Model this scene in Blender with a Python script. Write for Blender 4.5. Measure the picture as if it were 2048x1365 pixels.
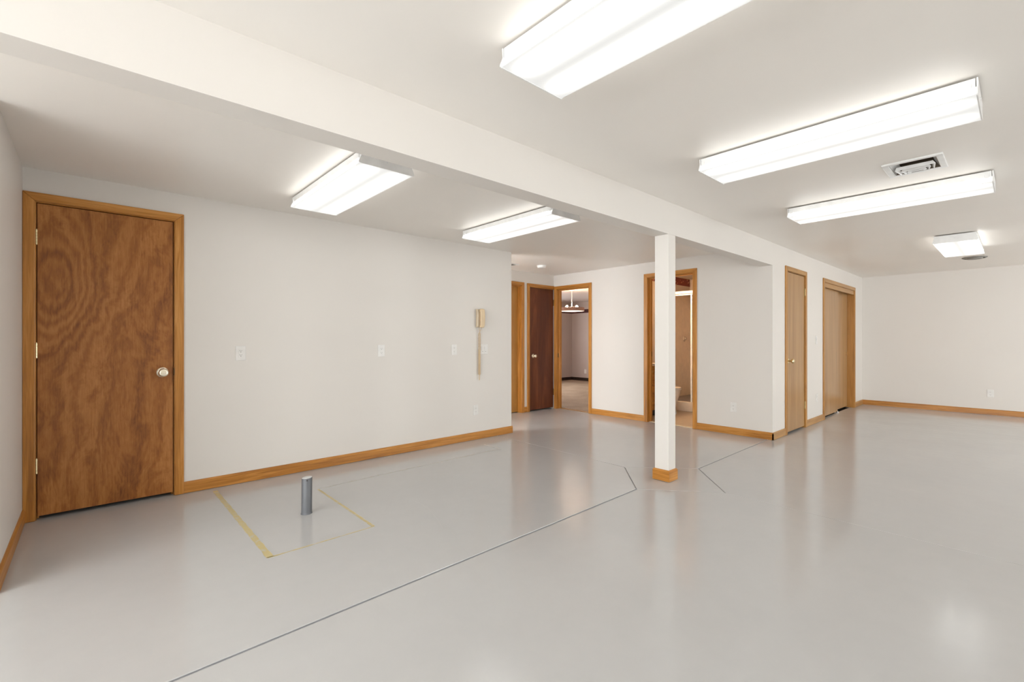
import bpy, bmesh, math, random
from mathutils import Matrix, Vector

random.seed(7)
for o in list(bpy.data.objects):
    bpy.data.objects.remove(o, do_unlink=True)
scene = bpy.context.scene
COL = scene.collection

# ------------------------------------------------------------------ camera
CAM_H = 1.1625
YAW = 0.8331
cam_data = bpy.data.cameras.new('camera')
cam_data.sensor_width = 36.0
cam_data.lens = 925.9 / 2048.0 * 36.0
cam_data.shift_y = -1.5 / 2048.0
cam_data.clip_start = 0.02
cam = bpy.data.objects.new('camera', cam_data)
cam.location = (0, 0, CAM_H)
cam.rotation_euler = (math.pi / 2, 0, YAW - math.pi / 2)
COL.objects.link(cam)
scene.camera = cam

# ------------------------------------------------------------------ world (even daylight outside the windows)
world = bpy.data.worlds.new('world')
scene.world = world
world.use_nodes = True
bg = world.node_tree.nodes['Background']
bg.inputs['Color'].default_value = (0.96, 0.98, 1.0, 1)
bg.inputs['Strength'].default_value = 10.4

scene.view_settings.view_transform = 'Standard'
scene.view_settings.look = 'None'
scene.view_settings.gamma = 1.0
scene.view_settings.exposure = 0.37
scene.view_settings.use_curve_mapping = False

# ------------------------------------------------------------------ room dimensions (metres)
XW = -0.3234           # west wall face
YN = 4.267             # north wall (big door) face at x = 0, turned by SLOPE
SLOPE = 0.0092
XE = 3.900             # end of the north wall
YH = 5.379             # hall wall face
XB = 5.853             # bathroom wall face
YC = 1.943             # closet wall face and beam face
XR = 10.346            # east wall face
YS = -5.0              # south wall face (behind the camera, with windows)
XA = -4.4              # far west wall of an added, unseen annex whose windows fill in light
YP = 3.15              # the left wall is cut short here so light enters from the added annex
ZL = 2.266             # ceiling height left of the beam
ZR = 2.297             # ceiling height right of the beam
ZBEAM = 2.035
YB1 = 2.082            # back face of the beam
T = 0.115              # wall thickness

# unseen glazed openings, the west ones added in place of bounced flash: (wall, from, to, sill, head); x on the south wall, y on the west wall
OPENINGS = [('south', 5.2, 6.9, 0.30, 2.10), ('south', 8.0, 9.7, 0.30, 2.10),
            ('west', -4.7, -2.3, 0.45, 2.22), ('west', -2.1, 0.3, 0.45, 2.22), ('west', 0.5, 3.0, 0.45, 2.22)]
# daylight portals in the openings (they only guide the sampling of the sky)
for side, a, b, z0, z1 in OPENINGS:
    ld = bpy.data.lights.new('window_portal', 'AREA')
    ld.shape = 'RECTANGLE'; ld.size = b - a; ld.size_y = z1 - z0
    ld.cycles.is_portal = True
    lo = bpy.data.objects.new('window_portal', ld)
    if side == 'south':
        lo.location = ((a + b) / 2, YS - 0.10, (z0 + z1) / 2)
        lo.rotation_euler = (math.pi / 2, 0, 0)               # pointing along +Y into the room
    else:
        lo.location = (XA - 0.10, (a + b) / 2, (z0 + z1) / 2)
        lo.rotation_euler = (math.pi / 2, 0, -math.pi / 2)    # pointing along +X into the room
    COL.objects.link(lo)

# ------------------------------------------------------------------ material helpers
def srgb(r, g, b):
    f = lambda c: (c / 255 / 12.92) if c / 255 <= 0.04045 else ((c / 255 + 0.055) / 1.055) ** 2.4
    return (f(r), f(g), f(b), 1.0)

def new_mat(name):
    m = bpy.data.materials.new(name)
    m.use_nodes = True
    nt = m.node_tree
    return m, nt, nt.nodes['Principled BSDF']

def node(nt, kind, **kw):
    n = nt.nodes.new(kind)
    for k, v in kw.items():
        setattr(n, k, v)
    return n

def coords(nt, scale=(1, 1, 1), rot=(0, 0, 0), loc=(0, 0, 0)):
    tc = node(nt, 'ShaderNodeTexCoord')
    mp = node(nt, 'ShaderNodeMapping')
    mp.inputs['Scale'].default_value = scale
    mp.inputs['Rotation'].default_value = rot
    mp.inputs['Location'].default_value = loc
    nt.links.new(tc.outputs['Object'], mp.inputs['Vector'])
    return mp.outputs['Vector']

def noise(nt, vec, scale, detail=4, rough=0.5, dist=0.0):
    n = node(nt, 'ShaderNodeTexNoise')
    n.inputs['Scale'].default_value = scale
    n.inputs['Detail'].default_value = detail
    n.inputs['Roughness'].default_value = rough
    n.inputs['Distortion'].default_value = dist
    nt.links.new(vec, n.inputs['Vector'])
    return n.outputs['Fac']

def ramp(nt, fac, stops):
    r = node(nt, 'ShaderNodeValToRGB')
    e = r.color_ramp.elements
    while len(e) < len(stops):
        e.new(0.5)
    for i, (p, c) in enumerate(stops):
        e[i].position = p; e[i].color = c
    nt.links.new(fac, r.inputs['Fac'])
    return r.outputs['Color']

def mathn(nt, op, a, b=None, c=None):
    n = node(nt, 'ShaderNodeMath', operation=op)
    for i, v in enumerate((a, b, c)):
        if v is None: continue
        if isinstance(v, (int, float)): n.inputs[i].default_value = v
        else: nt.links.new(v, n.inputs[i])
    return n.outputs[0]

def bump(nt, bsdf, fac, strength, dist=0.002):
    b = node(nt, 'ShaderNodeBump')
    b.inputs['Strength'].default_value = strength
    b.inputs['Distance'].default_value = dist
    nt.links.new(fac, b.inputs['Height'])
    nt.links.new(b.outputs['Normal'], bsdf.inputs['Normal'])

def paint(name, col, rough=0.55, var=0.012, spec=0.4, bumps=0.05, bscale=180):
    m, nt, b = new_mat(name)
    v = coords(nt)
    f = noise(nt, v, 1.3, 3)
    lo = tuple(max(0, c * (1 - var)) for c in col[:3]) + (1,)
    hi = tuple(min(1, c * (1 + var)) for c in col[:3]) + (1,)
    nt.links.new(ramp(nt, f, [(0.3, lo), (0.7, hi)]), b.inputs['Base Color'])
    b.inputs['Roughness'].default_value = rough
    b.inputs['Specular IOR Level'].default_value = spec
    if bumps:
        bump(nt, b, noise(nt, v, bscale, 2), bumps, 0.001)
    return m

def wood(name, axis, dark, light, mid=None, across=46, along=1.9, rough=0.35, fine=0.5, spec=0.5):
    """grain running along local axis 0/1/2"""
    m, nt, b = new_mat(name)
    sc = [across] * 3; sc[axis] = along
    v = coords(nt, tuple(sc))
    f1 = noise(nt, v, 1.0, 5, 0.6, 1.2)
    sc2 = [across * 7] * 3; sc2[axis] = along * 5
    f2 = noise(nt, coords(nt, tuple(sc2)), 1.0, 2, 0.5)
    sc3 = [across * 0.32] * 3; sc3[axis] = along * 0.5
    f3 = noise(nt, coords(nt, tuple(sc3), loc=(3.1, 1.7, 0.4)), 1.0, 2, 0.5, 0.6)
    f = mathn(nt, 'ADD', mathn(nt, 'MULTIPLY', f1, 0.55), mathn(nt, 'ADD', mathn(nt, 'MULTIPLY', f2, 0.25 * fine), mathn(nt, 'MULTIPLY', f3, 0.35)))
    mid = mid or tuple((p + q) / 2 for p, q in zip(dark, light))
    nt.links.new(ramp(nt, f, [(0.34, dark), (0.50, mid), (0.66, light)]), b.inputs['Base Color'])
    b.inputs['Roughness'].default_value = rough
    b.inputs['Specular IOR Level'].default_value = spec
    bump(nt, b, f2, 0.06, 0.001)
    return m

def plain(name, col, rough=0.4, metal=0.0, spec=0.5):
    m, nt, b = new_mat(name)
    f = noise(nt, coords(nt), 14, 3)
    lo = tuple(c * 0.95 for c in col[:3]) + (1,)
    hi = tuple(min(1, c * 1.05) for c in col[:3]) + (1,)
    nt.links.new(ramp(nt, f, [(0.3, lo), (0.7, hi)]), b.inputs['Base Color'])
    b.inputs['Roughness'].default_value = rough
    b.inputs['Metallic'].default_value = metal
    b.inputs['Specular IOR Level'].default_value = spec
    return m

def emitter(name, col, strength):
    m, nt, b = new_mat(name)
    b.inputs['Base Color'].default_value = (0.8, 0.8, 0.8, 1)
    b.inputs['Emission Color'].default_value = col
    b.inputs['Emission Strength'].default_value = strength
    return m

M = {}
M['wall'] = paint('wall_paint', (0.765, 0.722, 0.672), 0.5)
M['ceiling'] = paint('ceiling_paint', (0.92, 0.875, 0.82), 0.42, bumps=0.03, bscale=60)
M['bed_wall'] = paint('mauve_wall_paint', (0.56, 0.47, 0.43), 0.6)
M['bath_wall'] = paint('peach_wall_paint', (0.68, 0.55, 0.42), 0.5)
M['white'] = plain('white_enamel', (0.86, 0.85, 0.83, 1), 0.35)
M['plate'] = plain('ivory_plastic', (0.80, 0.775, 0.74, 1), 0.3)
M['slot'] = plain('dark_slot', (0.06, 0.05, 0.045, 1), 0.6)
M['slot_soft'] = plain('grey_slot', (0.30, 0.28, 0.25, 1), 0.6)
M['dark'] = plain('painted_shade_black', (0.012, 0.010, 0.008, 1), 0.9, spec=0.1)  # near-black colour stands in for shade behind the closed doors
M['brass'] = plain('pale_brass', (0.80, 0.68, 0.42, 1), 0.22, 1.0)
M['satin'] = plain('satin_nickel_brass', (0.86, 0.80, 0.66, 1), 0.25, 1.0)
M['old_brass'] = plain('old_brass', (0.42, 0.30, 0.13, 1), 0.4, 0.9)
M['bronze'] = plain('bronze_hinge', (0.22, 0.14, 0.07, 1), 0.4, 0.8)
oak_d, oak_m, oak_l = srgb(146, 90, 28), srgb(186, 124, 50), srgb(212, 152, 80)
for i, a in enumerate('xyz'):
    M['oak_' + a] = wood('oak_trim_' + a, i, oak_d, oak_l, oak_m)
M['hall_oak'] = wood('hall_door_veneer', 2, srgb(160, 108, 46), srgb(190, 138, 70), across=20)
M['dark_veneer'] = wood('dark_red_veneer', 2, srgb(74, 34, 18), srgb(128, 72, 40), srgb(98, 50, 26), across=9, along=1.1, rough=0.3)
M['pale_oak'] = wood('pale_oak_veneer', 2, srgb(152, 112, 66), srgb(184, 144, 96), across=22, along=0.8, rough=0.28)
M['closet_oak_x'] = wood('closet_casing_oak_x', 0, srgb(158, 112, 60), srgb(192, 146, 88), across=30)
M['closet_oak_z'] = wood('closet_casing_oak_z', 2, srgb(158, 106, 46), srgb(194, 140, 70), across=30)
M['pipe'] = plain('grey_painted_pipe', (0.135, 0.14, 0.15, 1), 0.45)
M['pipe_top'] = plain('pale_pipe_top', (0.62, 0.63, 0.62, 1), 0.5)
M['phone'] = plain('beige_plastic', srgb(222, 196, 158), 0.35)
M['phone_pale'] = plain('pale_beige_plastic', srgb(214, 196, 168), 0.35)
M['vent_in'] = plain('duct_tan', (0.16, 0.12, 0.08, 1), 0.6)
M['toilet'] = plain('bone_porcelain', (0.80, 0.70, 0.58, 1), 0.12)
M['shower'] = plain('bone_fibreglass', (0.72, 0.60, 0.47, 1), 0.18)
M['header'] = plain('white_fibreglass', (0.92, 0.90, 0.86, 1), 0.15)
M['pan_grey'] = plain('grey_shower_pan', (0.14, 0.13, 0.13, 1), 0.35)
M['bath_floor'] = plain('tan_vinyl', (0.56, 0.44, 0.31, 1), 0.3)
M['dark_base'] = plain('dark_walnut_base', (0.035, 0.02, 0.015, 1), 0.4)

# painted concrete floor
def floor_material():
    m, nt, b = new_mat('grey_painted_concrete')
    v = coords(nt)
    big = noise(nt, v, 0.55, 3, 0.55, 0.3)
    fine = noise(nt, v, 9.0, 5, 0.6)
    f = mathn(nt, 'ADD', mathn(nt, 'MULTIPLY', big, 0.75), mathn(nt, 'MULTIPLY', fine, 0.25))
    base = ramp(nt, f, [(0.30, (0.525, 0.521, 0.517, 1)), (0.70, (0.580, 0.573, 0.565, 1))])
    # small chips and specks
    vo = node(nt, 'ShaderNodeTexVoronoi'); vo.inputs['Scale'].default_value = 3.2
    nt.links.new(v, vo.inputs['Vector'])
    spk = mathn(nt, 'LESS_THAN', vo.outputs['Distance'], 0.016)
    gate = mathn(nt, 'GREATER_THAN', noise(nt, v, 1.7, 1), 0.50)
    spk = mathn(nt, 'MULTIPLY', spk, gate)
    mx = node(nt, 'ShaderNodeMix', data_type='RGBA')
    nt.links.new(spk, mx.inputs['Factor'])
    nt.links.new(base, mx.inputs['A'])
    mx.inputs['B'].default_value = (0.22, 0.20, 0.18, 1)
    nt.links.new(mx.outputs['Result'], b.inputs['Base Color'])
    r = mathn(nt, 'ADD', mathn(nt, 'MULTIPLY', noise(nt, v, 2.2, 4, 0.6), 0.15), 0.08)
    nt.links.new(r, b.inputs['Roughness'])
    b.inputs['Specular IOR Level'].default_value = 0.58
    h = mathn(nt, 'ADD', noise(nt, v, 5.0, 3), mathn(nt, 'MULTIPLY', noise(nt, v, 38.0, 2), 0.18))
    bump(nt, b, h, 0.05, 0.004)
    return m
M['floor'] = floor_material()
M['groove'] = plain('joint_filler_grey', (0.34, 0.34, 0.36, 1), 0.7)
M['joint_pale'] = plain('joint_filler_pale', (0.42, 0.42, 0.41, 1), 0.5)
M['crack'] = plain('hairline_crack', (0.44, 0.43, 0.42, 1), 0.6)

def tape_material(name, col, cover):
    m, nt, b = new_mat(name)
    f = noise(nt, coords(nt), 26, 4, 0.65)
    nt.links.new(ramp(nt, f, [(cover - 0.12, col), (cover + 0.12, (0.555, 0.548, 0.541, 1))]), b.inputs['Base Color'])
    b.inputs['Roughness'].default_value = 0.35
    return m
M['tape'] = tape_material('yellowed_tape_residue', srgb(204, 186, 130), 0.62)
M['tape_faint'] = tape_material('faint_tape_residue', srgb(196, 186, 160), 0.44)

# door 1 veneer: rotary-cut lauan, flat figure bent around one large eye
def lauan():
    m, nt, b = new_mat('lauan_door_veneer')
    tc = node(nt, 'ShaderNodeTexCoord')
    sx = node(nt, 'ShaderNodeSeparateXYZ')
    nt.links.new(tc.outputs['Object'], sx.inputs[0])
    x, z = sx.outputs['X'], sx.outputs['Z']
    wob = noise(nt, coords(nt, (3.4, 1, 1.5)), 1.5, 5, 0.62, 0.9)
    wob = mathn(nt, 'MULTIPLY', mathn(nt, 'SUBTRACT', wob, 0.5), 2.4)
    def gauss(x0, z0, wx, wz, amp):
        dx = mathn(nt, 'DIVIDE', mathn(nt, 'SUBTRACT', x, x0), wx)
        dz = mathn(nt, 'DIVIDE', mathn(nt, 'SUBTRACT', z, z0), wz)
        r2 = mathn(nt, 'ADD', mathn(nt, 'MULTIPLY', dx, dx), mathn(nt, 'MULTIPLY', dz, dz))
        return mathn(nt, 'MULTIPLY', mathn(nt, 'POWER', 2.718, mathn(nt, 'MULTIPLY', r2, -1.0)), amp)
    lean = mathn(nt, 'MULTIPLY', mathn(nt, 'MAXIMUM', mathn(nt, 'SUBTRACT', z, 0.9), 0.0), -1.5)
    phi = mathn(nt, 'ADD', mathn(nt, 'MULTIPLY', x, 4.2), lean)
    phi = mathn(nt, 'ADD', phi, gauss(0.10, 1.52, 0.16, 0.36, -3.6))
    phi = mathn(nt, 'ADD', phi, gauss(0.02, 0.62, 0.12, 0.35, -0.9))
    phi = mathn(nt, 'ADD', phi, wob)
    band = mathn(nt, 'SINE', mathn(nt, 'MULTIPLY', phi, 8.5))
    band2 = mathn(nt, 'SINE', mathn(nt, 'MULTIPLY', phi, 2.4))
    fib = noise(nt, coords(nt, (120, 30, 6.0)), 1.0, 3, 0.6, 0.3)
    pores = noise(nt, coords(nt, (60, 20, 16)), 1.0, 2, 0.5, 0.8)
    f = mathn(nt, 'ADD', mathn(nt, 'MULTIPLY', band, 0.10), mathn(nt, 'MULTIPLY', band2, 0.065))
    f = mathn(nt, 'ADD', f, mathn(nt, 'MULTIPLY', mathn(nt, 'SUBTRACT', fib, 0.5), 0.42))
    f = mathn(nt, 'ADD', f, mathn(nt, 'MULTIPLY', mathn(nt, 'SUBTRACT', pores, 0.5), 0.35))
    f = mathn(nt, 'ADD', f, 0.5)
    nt.links.new(ramp(nt, f, [(0.20, srgb(112, 60, 20)), (0.48, srgb(158, 98, 42)), (0.80, srgb(188, 128, 68))]), b.inputs['Base Color'])
    b.inputs['Roughness'].default_value = 0.38
    b.inputs['Specular IOR Level'].default_value = 0.4
    return m
M['lauan'] = lauan()

# prismatic lens of a lit fixture: brightest under its two tubes
def lens_material():
    m, nt, b = new_mat('lit_prismatic_lens')
    tc = node(nt, 'ShaderNodeTexCoord')
    sx = node(nt, 'ShaderNodeSeparateXYZ')
    nt.links.new(tc.outputs['Object'], sx.inputs[0])
    x, y = sx.outputs['X'], sx.outputs['Y']
    ax = mathn(nt, 'ABSOLUTE', x)
    d = mathn(nt, 'DIVIDE', mathn(nt, 'SUBTRACT', ax, 0.092), 0.044)
    g = mathn(nt, 'POWER', 2.718, mathn(nt, 'MULTIPLY', mathn(nt, 'MULTIPLY', d, d), -1.0))
    ay = mathn(nt, 'ABSOLUTE', y)
    endf = mathn(nt, 'MINIMUM', mathn(nt, 'DIVIDE', mathn(nt, 'SUBTRACT', 0.612, ay), 0.10), 1.0)
    endf = mathn(nt, 'MAXIMUM', endf, 0.0)
    g = mathn(nt, 'MULTIPLY', g, endf)
    pr = mathn(nt, 'MULTIPLY', mathn(nt, 'SINE', mathn(nt, 'MULTIPLY', x, 900.0)), mathn(nt, 'SINE', mathn(nt, 'MULTIPLY', y, 900.0)))
    e = mathn(nt, 'ADD', mathn(nt, 'MULTIPLY', g, 1.7), 0.56)
    e = mathn(nt, 'ADD', e, mathn(nt, 'MULTIPLY', pr, 0.035))
    # the sloping side panels stand right beside the tubes and pass most light
    z = sx.outputs['Z']
    side = mathn(nt, 'GREATER_THAN', z, -0.0845)
    e = mathn(nt, 'ADD', e, mathn(nt, 'MULTIPLY', mathn(nt, 'MULTIPLY', side, endf), 2.5))
    b.inputs['Base Color'].default_value = (0.12, 0.12, 0.12, 1)
    b.inputs['Roughness'].default_value = 0.3
    b.inputs['Emission Color'].default_value = (1.0, 0.995, 0.96, 1)
    nt.links.new(e, b.inputs['Emission Strength'])
    return m
M['lens'] = lens_material()
M['warm_bulb'] = emitter('warm_bulb', (1.0, 0.74, 0.50, 1), 330.0)
M['warm_diffuser'] = emitter('warm_diffuser', (1.0, 0.84, 0.66, 1), 1.3)
M['vanity_glow'] = emitter('vanity_globe', (1.0, 0.74, 0.50, 1), 170.0)

def shade_mat():
    m = plain('brown_fabric_shade', (0.42, 0.24, 0.17, 1), 0.8)
    return m
M['shade'] = shade_mat()

def border_mat(name, c0, c1, scale):
    m, nt, b = new_mat(name)
    v = coords(nt, (1, 1, 1.2))
    vo = node(nt, 'ShaderNodeTexVoronoi'); vo.inputs['Scale'].default_value = scale
    nt.links.new(v, vo.inputs['Vector'])
    nt.links.new(ramp(nt, vo.outputs['Distance'], [(0.22, c1), (0.34, c0)]), b.inputs['Base Color'])
    b.inputs['Roughness'].default_value = 0.6
    return m
M['bath_border'] = border_mat('red_patterned_border', srgb(120, 42, 26), srgb(196, 128, 104), 16)
M['bed_border'] = border_mat('plum_patterned_border', srgb(74, 30, 34), srgb(112, 60, 62), 20)

def carpet():
    m, nt, b = new_mat('beige_carpet')
    v = coords(nt)
    f = mathn(nt, 'ADD', mathn(nt, 'MULTIPLY', noise(nt, v, 3.0, 4), 0.5), mathn(nt, 'MULTIPLY', noise(nt, v, 90, 2), 0.5))
    nt.links.new(ramp(nt, f, [(0.3, srgb(140, 118, 98)), (0.7, srgb(182, 160, 136))]), b.inputs['Base Color'])
    b.inputs['Roughness'].default_value = 0.95
    bump(nt, b, noise(nt, v, 120, 2), 0.6, 0.01)
    return m
M['carpet'] = carpet()

def glass_mat():
    m = bpy.data.materials.new('window_glass'); m.use_nodes = True
    nt = m.node_tree
    for n in list(nt.nodes):
        if n.type != 'OUTPUT_MATERIAL': nt.nodes.remove(n)
    out = [n for n in nt.nodes if n.type == 'OUTPUT_MATERIAL'][0]
    tr = node(nt, 'ShaderNodeBsdfTransparent'); tr.inputs[0].default_value = (0.97, 0.98, 0.98, 1)
    gl = node(nt, 'ShaderNodeBsdfGlossy'); gl.inputs['Roughness'].default_value = 0.02
    mx = node(nt, 'ShaderNodeMixShader'); mx.inputs[0].default_value = 0.05
    nt.links.new(tr.outputs[0], mx.inputs[1]); nt.links.new(gl.outputs[0], mx.inputs[2])
    nt.links.new(mx.outputs[0], out.inputs['Surface'])
    return m
M['glass'] = glass_mat()

# ------------------------------------------------------------------ mesh helpers
def B():
    return bmesh.new()

def bx(bm, x0, x1, y0, y1, z0, z1):
    vs = [bm.verts.new((x, y, z)) for z in (z0, z1) for x, y in ((x0, y0), (x1, y0), (x1, y1), (x0, y1))]
    for f in ((3, 2, 1, 0), (4, 5, 6, 7), (0, 1, 5, 4), (1, 2, 6, 5), (2, 3, 7, 6), (3, 0, 4, 7)):
        bm.faces.new([vs[i] for i in f])
    return bm

def prism(bm, pts, axis, a, b):
    """polygon pts (2D) extruded along axis from a to b; other two axes in cyclic-free order"""
    def P(p, t):
        if axis == 'x': return (t, p[0], p[1])
        if axis == 'y': return (p[0], t, p[1])
        return (p[0], p[1], t)
    lo = [bm.verts.new(P(p, a)) for p in pts]
    hi = [bm.verts.new(P(p, b)) for p in pts]
    n = len(pts)
    bm.faces.new(lo[::-1]); bm.faces.new(hi)
    for i in range(n):
        j = (i + 1) % n
        bm.faces.new((lo[i], lo[j], hi[j], hi[i]))
    return bm

def lathe(bm, prof, axis='z', seg=28, center=(0, 0, 0)):
    """profile of (radius, height); revolved about axis through center"""
    rings = []
    cx, cy, cz = center
    def P(r, h, a):
        u, v = r * math.cos(a), r * math.sin(a)
        if axis == 'z': return (cx + u, cy + v, cz + h)
        if axis == 'y': return (cx + u, cy + h, cz + v)
        return (cx + h, cy + u, cz + v)
    for r, h in prof:
        if r < 1e-6:
            rings.append([bm.verts.new(P(0, h, 0))])
        else:
            rings.append([bm.verts.new(P(r, h, 2 * math.pi * k / seg)) for k in range(seg)])
    for A, C in zip(rings[:-1], rings[1:]):
        for k in range(seg):
            j = (k + 1) % seg
            if len(A) == 1 and len(C) == 1: continue
            if len(A) == 1: bm.faces.new((A[0], C[k], C[j]))
            elif len(C) == 1: bm.faces.new((A[k], A[j], C[0]))
            else: bm.faces.new((A[k], A[j], C[j], C[k]))
    return bm

def tube(bm, pts, r, seg=6):
    pts = [Vector(p) for p in pts]
    rings = []
    for i, p in enumerate(pts):
        t = (pts[min(i + 1, len(pts) - 1)] - pts[max(i - 1, 0)]).normalized()
        ref = Vector((0, 0, 1)) if abs(t.z) < 0.9 else Vector((1, 0, 0))
        u = t.cross(ref).normalized(); w = t.cross(u).normalized()
        rings.append([bm.verts.new(p + r * (math.cos(2 * math.pi * k / seg) * u + math.sin(2 * math.pi * k / seg) * w)) for k in range(seg)])
    for A, C in zip(rings[:-1], rings[1:]):
        # match nearest start to avoid twisting
        off = min(range(seg), key=lambda o: (A[0].co - C[o].co).length)
        for k in range(seg):
            j = (k + 1) % seg
            bm.faces.new((A[k], A[j], C[(j + off) % seg], C[(k + off) % seg]))
    bm.faces.new(rings[0]); bm.faces.new(rings[-1][::-1])
    return bm

def obj(name, bm, mat, parent=None, mw=None, bevel=0.0, smooth=False, seg=2):
    bmesh.ops.recalc_face_normals(bm, faces=bm.faces)
    me = bpy.data.meshes.new(name)
    bm.to_mesh(me); bm.free()
    me.materials.append(M[mat] if isinstance(mat, str) else mat)
    o = bpy.data.objects.new(name, me)
    COL.objects.link(o)
    if parent is not None:
        o.parent = parent
        if mw is not None: o.matrix_local = mw
    elif mw is not None:
        o.matrix_world = mw
    if smooth:
        for p in me.polygons: p.use_smooth = True
        try:
            me.set_sharp_from_angle(angle=math.radians(40))
        except Exception:
            pass
    if bevel > 0:
        md = o.modifiers.new('bevel', 'BEVEL')
        md.width = bevel; md.segments = seg; md.limit_method = 'ANGLE'
    return o

def tag(o, label=None, cat=None, group=None, kind=None):
    if label: o['label'] = label
    if cat: o['category'] = cat
    if group: o['group'] = group
    if kind: o['kind'] = kind
    return o

def empty(name, mw, label=None, cat=None, group=None, kind=None):
    o = bpy.data.objects.new(name, None)
    o.empty_display_size = 0.1
    o.matrix_world = mw
    COL.objects.link(o)
    return tag(o, label, cat, group, kind)

def copy_tree(o, parent=None, mw=None):
    c = o.copy(); COL.objects.link(c)
    if parent is not None: c.parent = parent
    if mw is not None: c.matrix_world = mw
    for ch in o.children:
        copy_tree(ch, c)
    return c

def frame(origin, s):
    """wall frame: local x = to the right along the wall seen from the room, y = into the wall, z = up"""
    s = Vector((s[0], s[1], 0)).normalized()
    inn = Vector((-s.y, s.x, 0))
    m = Matrix.Identity(4)
    for i in range(3):
        m[i][0] = s[i]; m[i][1] = inn[i]; m[i][3] = origin[i]
    return m

F_NORTH = frame((0, YN, 0), (1, SLOPE))
F_HALL = frame((0, YH, 0), (1, 0))
F_BATH = frame((XB, 0, 0), (0, -1))      # local x = -world Y
F_CLOSET = frame((0, YC, 0), (1, 0))
F_EAST = frame((XR, 0, 0), (0, -1))
F_WEST = frame((XW, 0, 0), (0, 1))
F_FILL_ANNEX = frame((XA, 0, 0), (0, 1))
F_SOUTH = frame((0, YS, 0), (-1, 0))
def at(F, x, y=0.0, z=0.0):
    return F @ Matrix.Translation((x, y, z))

def struct(name, bm, mat, label, cat, parent=None, mw=None, bevel=0.0):
    o = obj(name, bm, mat, parent, mw, bevel)
    return tag(o, label, cat, kind='structure')

# ------------------------------------------------------------------ floor: five painted slabs with joints
PW, PN, PE, PS = (3.148, 2.020), (3.612, 2.443), (4.065, 1.965), (3.575, 1.519)
def inset(poly, gaps):
    """move edge i (poly[i] -> poly[i+1]) inwards by gaps[i]; poly counter-clockwise"""
    n = len(poly); lines = []
    for i in range(n):
        a, b = Vector(poly[i]), Vector(poly[(i + 1) % n])
        d = (b - a).normalized(); nn = Vector((-d.y, d.x))
        lines.append((a + nn * gaps[i], d))
    out = []
    for i in range(n):
        (p, d), (q, e) = lines[i - 1], lines[i]
        den = d.x * e.y - d.y * e.x
        if abs(den) < 1e-9: out.append(tuple(q)); continue
        t = ((q.x - p.x) * e.y - (q.y - p.y) * e.x) / den
        out.append(tuple(p + d * t))
    return out
bm = B(); bx(bm, XA - 0.2, XR + 0.2, YS - 0.2, 5.75, -0.12, -0.006)
floor = struct('floor', bm, 'groove', 'grey painted concrete floor with control joints', 'floor')
W0, W1, W2, WP = 0.0075, 0.0035, 0.0055, 0.0018
YJW, XJN, XJS = 1.935, 3.664, 3.500
slabs = [
    ([(XA, YJW - 0.097), PW, PN, (XJN, 4.31), (XJN, 4.45), (XA, 4.45)], [W0, W1, W1, W1, 0, 0]),
    ([PN, PE, (XB, 1.995), (XB + 0.12, 1.995), (XB + 0.12, 5.6), (2.5, 5.6), (2.5, 4.45), (XJN, 4.45), (XJN, 4.31)], [W1, W2, W2, 0, 0, 0, 0, W1, W1]),
    ([PS, (XJS, YS - 0.1), (XR + 0.1, YS - 0.1), (XR + 0.1, 1.995), (XB, 1.995), PE], [WP, 0, 0, 0, W2, W1]),
    ([(XA, YS - 0.1), (XJS, YS - 0.1), PS, PW, (XA, YJW - 0.097)], [0, WP, W1, W0, 0]),
    ([PW, PS, PE, PN], [W1] * 4),
    ([(XB + 0.12, 1.995), (XR + 0.1, 1.995), (XR + 0.1, 1.999), (XB + 0.12, 1.999)], [0, 0, 0, 0]),
]
for poly, gaps in slabs:
    bm = prism(B(), inset(poly, gaps), 'z', -0.006, 0.0)
    o = obj('slab', bm, 'floor', floor, bevel=0.002)
    o['kind'] = 'structure'
# hairline crack running from the marked area to the joint
cr = [(1.73, 2.959), (1.735, 2.86), (1.722, 2.751), (1.66, 2.543), (1.607, 2.407), (1.612, 2.33), (1.599, 2.238), (1.572, 2.127), (1.561, 1.985)]
bm = B()
for (a, b), (c, d) in zip(cr[:-1], cr[1:]):
    w = 0.0011
    vs = [bm.verts.new(p) for p in ((a - w, b, 0.0003), (a + w, b, 0.0003), (c + w, d, 0.0003), (c - w, d, 0.0003))]
    bm.faces.new(vs)
o = obj('crack', bm, 'crack', floor); o['kind'] = 'structure'

# ------------------------------------------------------------------ ceilings and beam
VX0, VX1, VY0, VY1 = 3.815, 4.075, 0.350, 0.580        # duct opening in the ceiling
bm = B()
zt = ZR + 0.25
bx(bm, XA - 0.2, VX0, YS - 0.2, YC + 0.05, ZR, zt); bx(bm, VX1, XR + 0.2, YS - 0.2, YC + 0.05, ZR, zt)
bx(bm, VX0, VX1, YS - 0.2, VY0, ZR, zt); bx(bm, VX0, VX1, VY1, YC + 0.05, ZR, zt)
ceiling = struct('ceiling', bm, 'ceiling', 'white painted ceiling right of the beam', 'ceiling')
bm = B(); bx(bm, XA - 0.2, XB + 0.05, YC + 0.05, YH + 0.3, ZL, zt)
struct('ceiling_hall', bm, 'ceiling', 'white painted ceiling left of the beam and over the hall', 'ceiling')
bm = B(); bx(bm, XA - 0.1, XB, YC, YB1, ZBEAM, ZR + 0.1)
struct('ceiling_beam', bm, 'wall', 'long white boxed beam crossing the ceiling above the post', 'beam')

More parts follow.
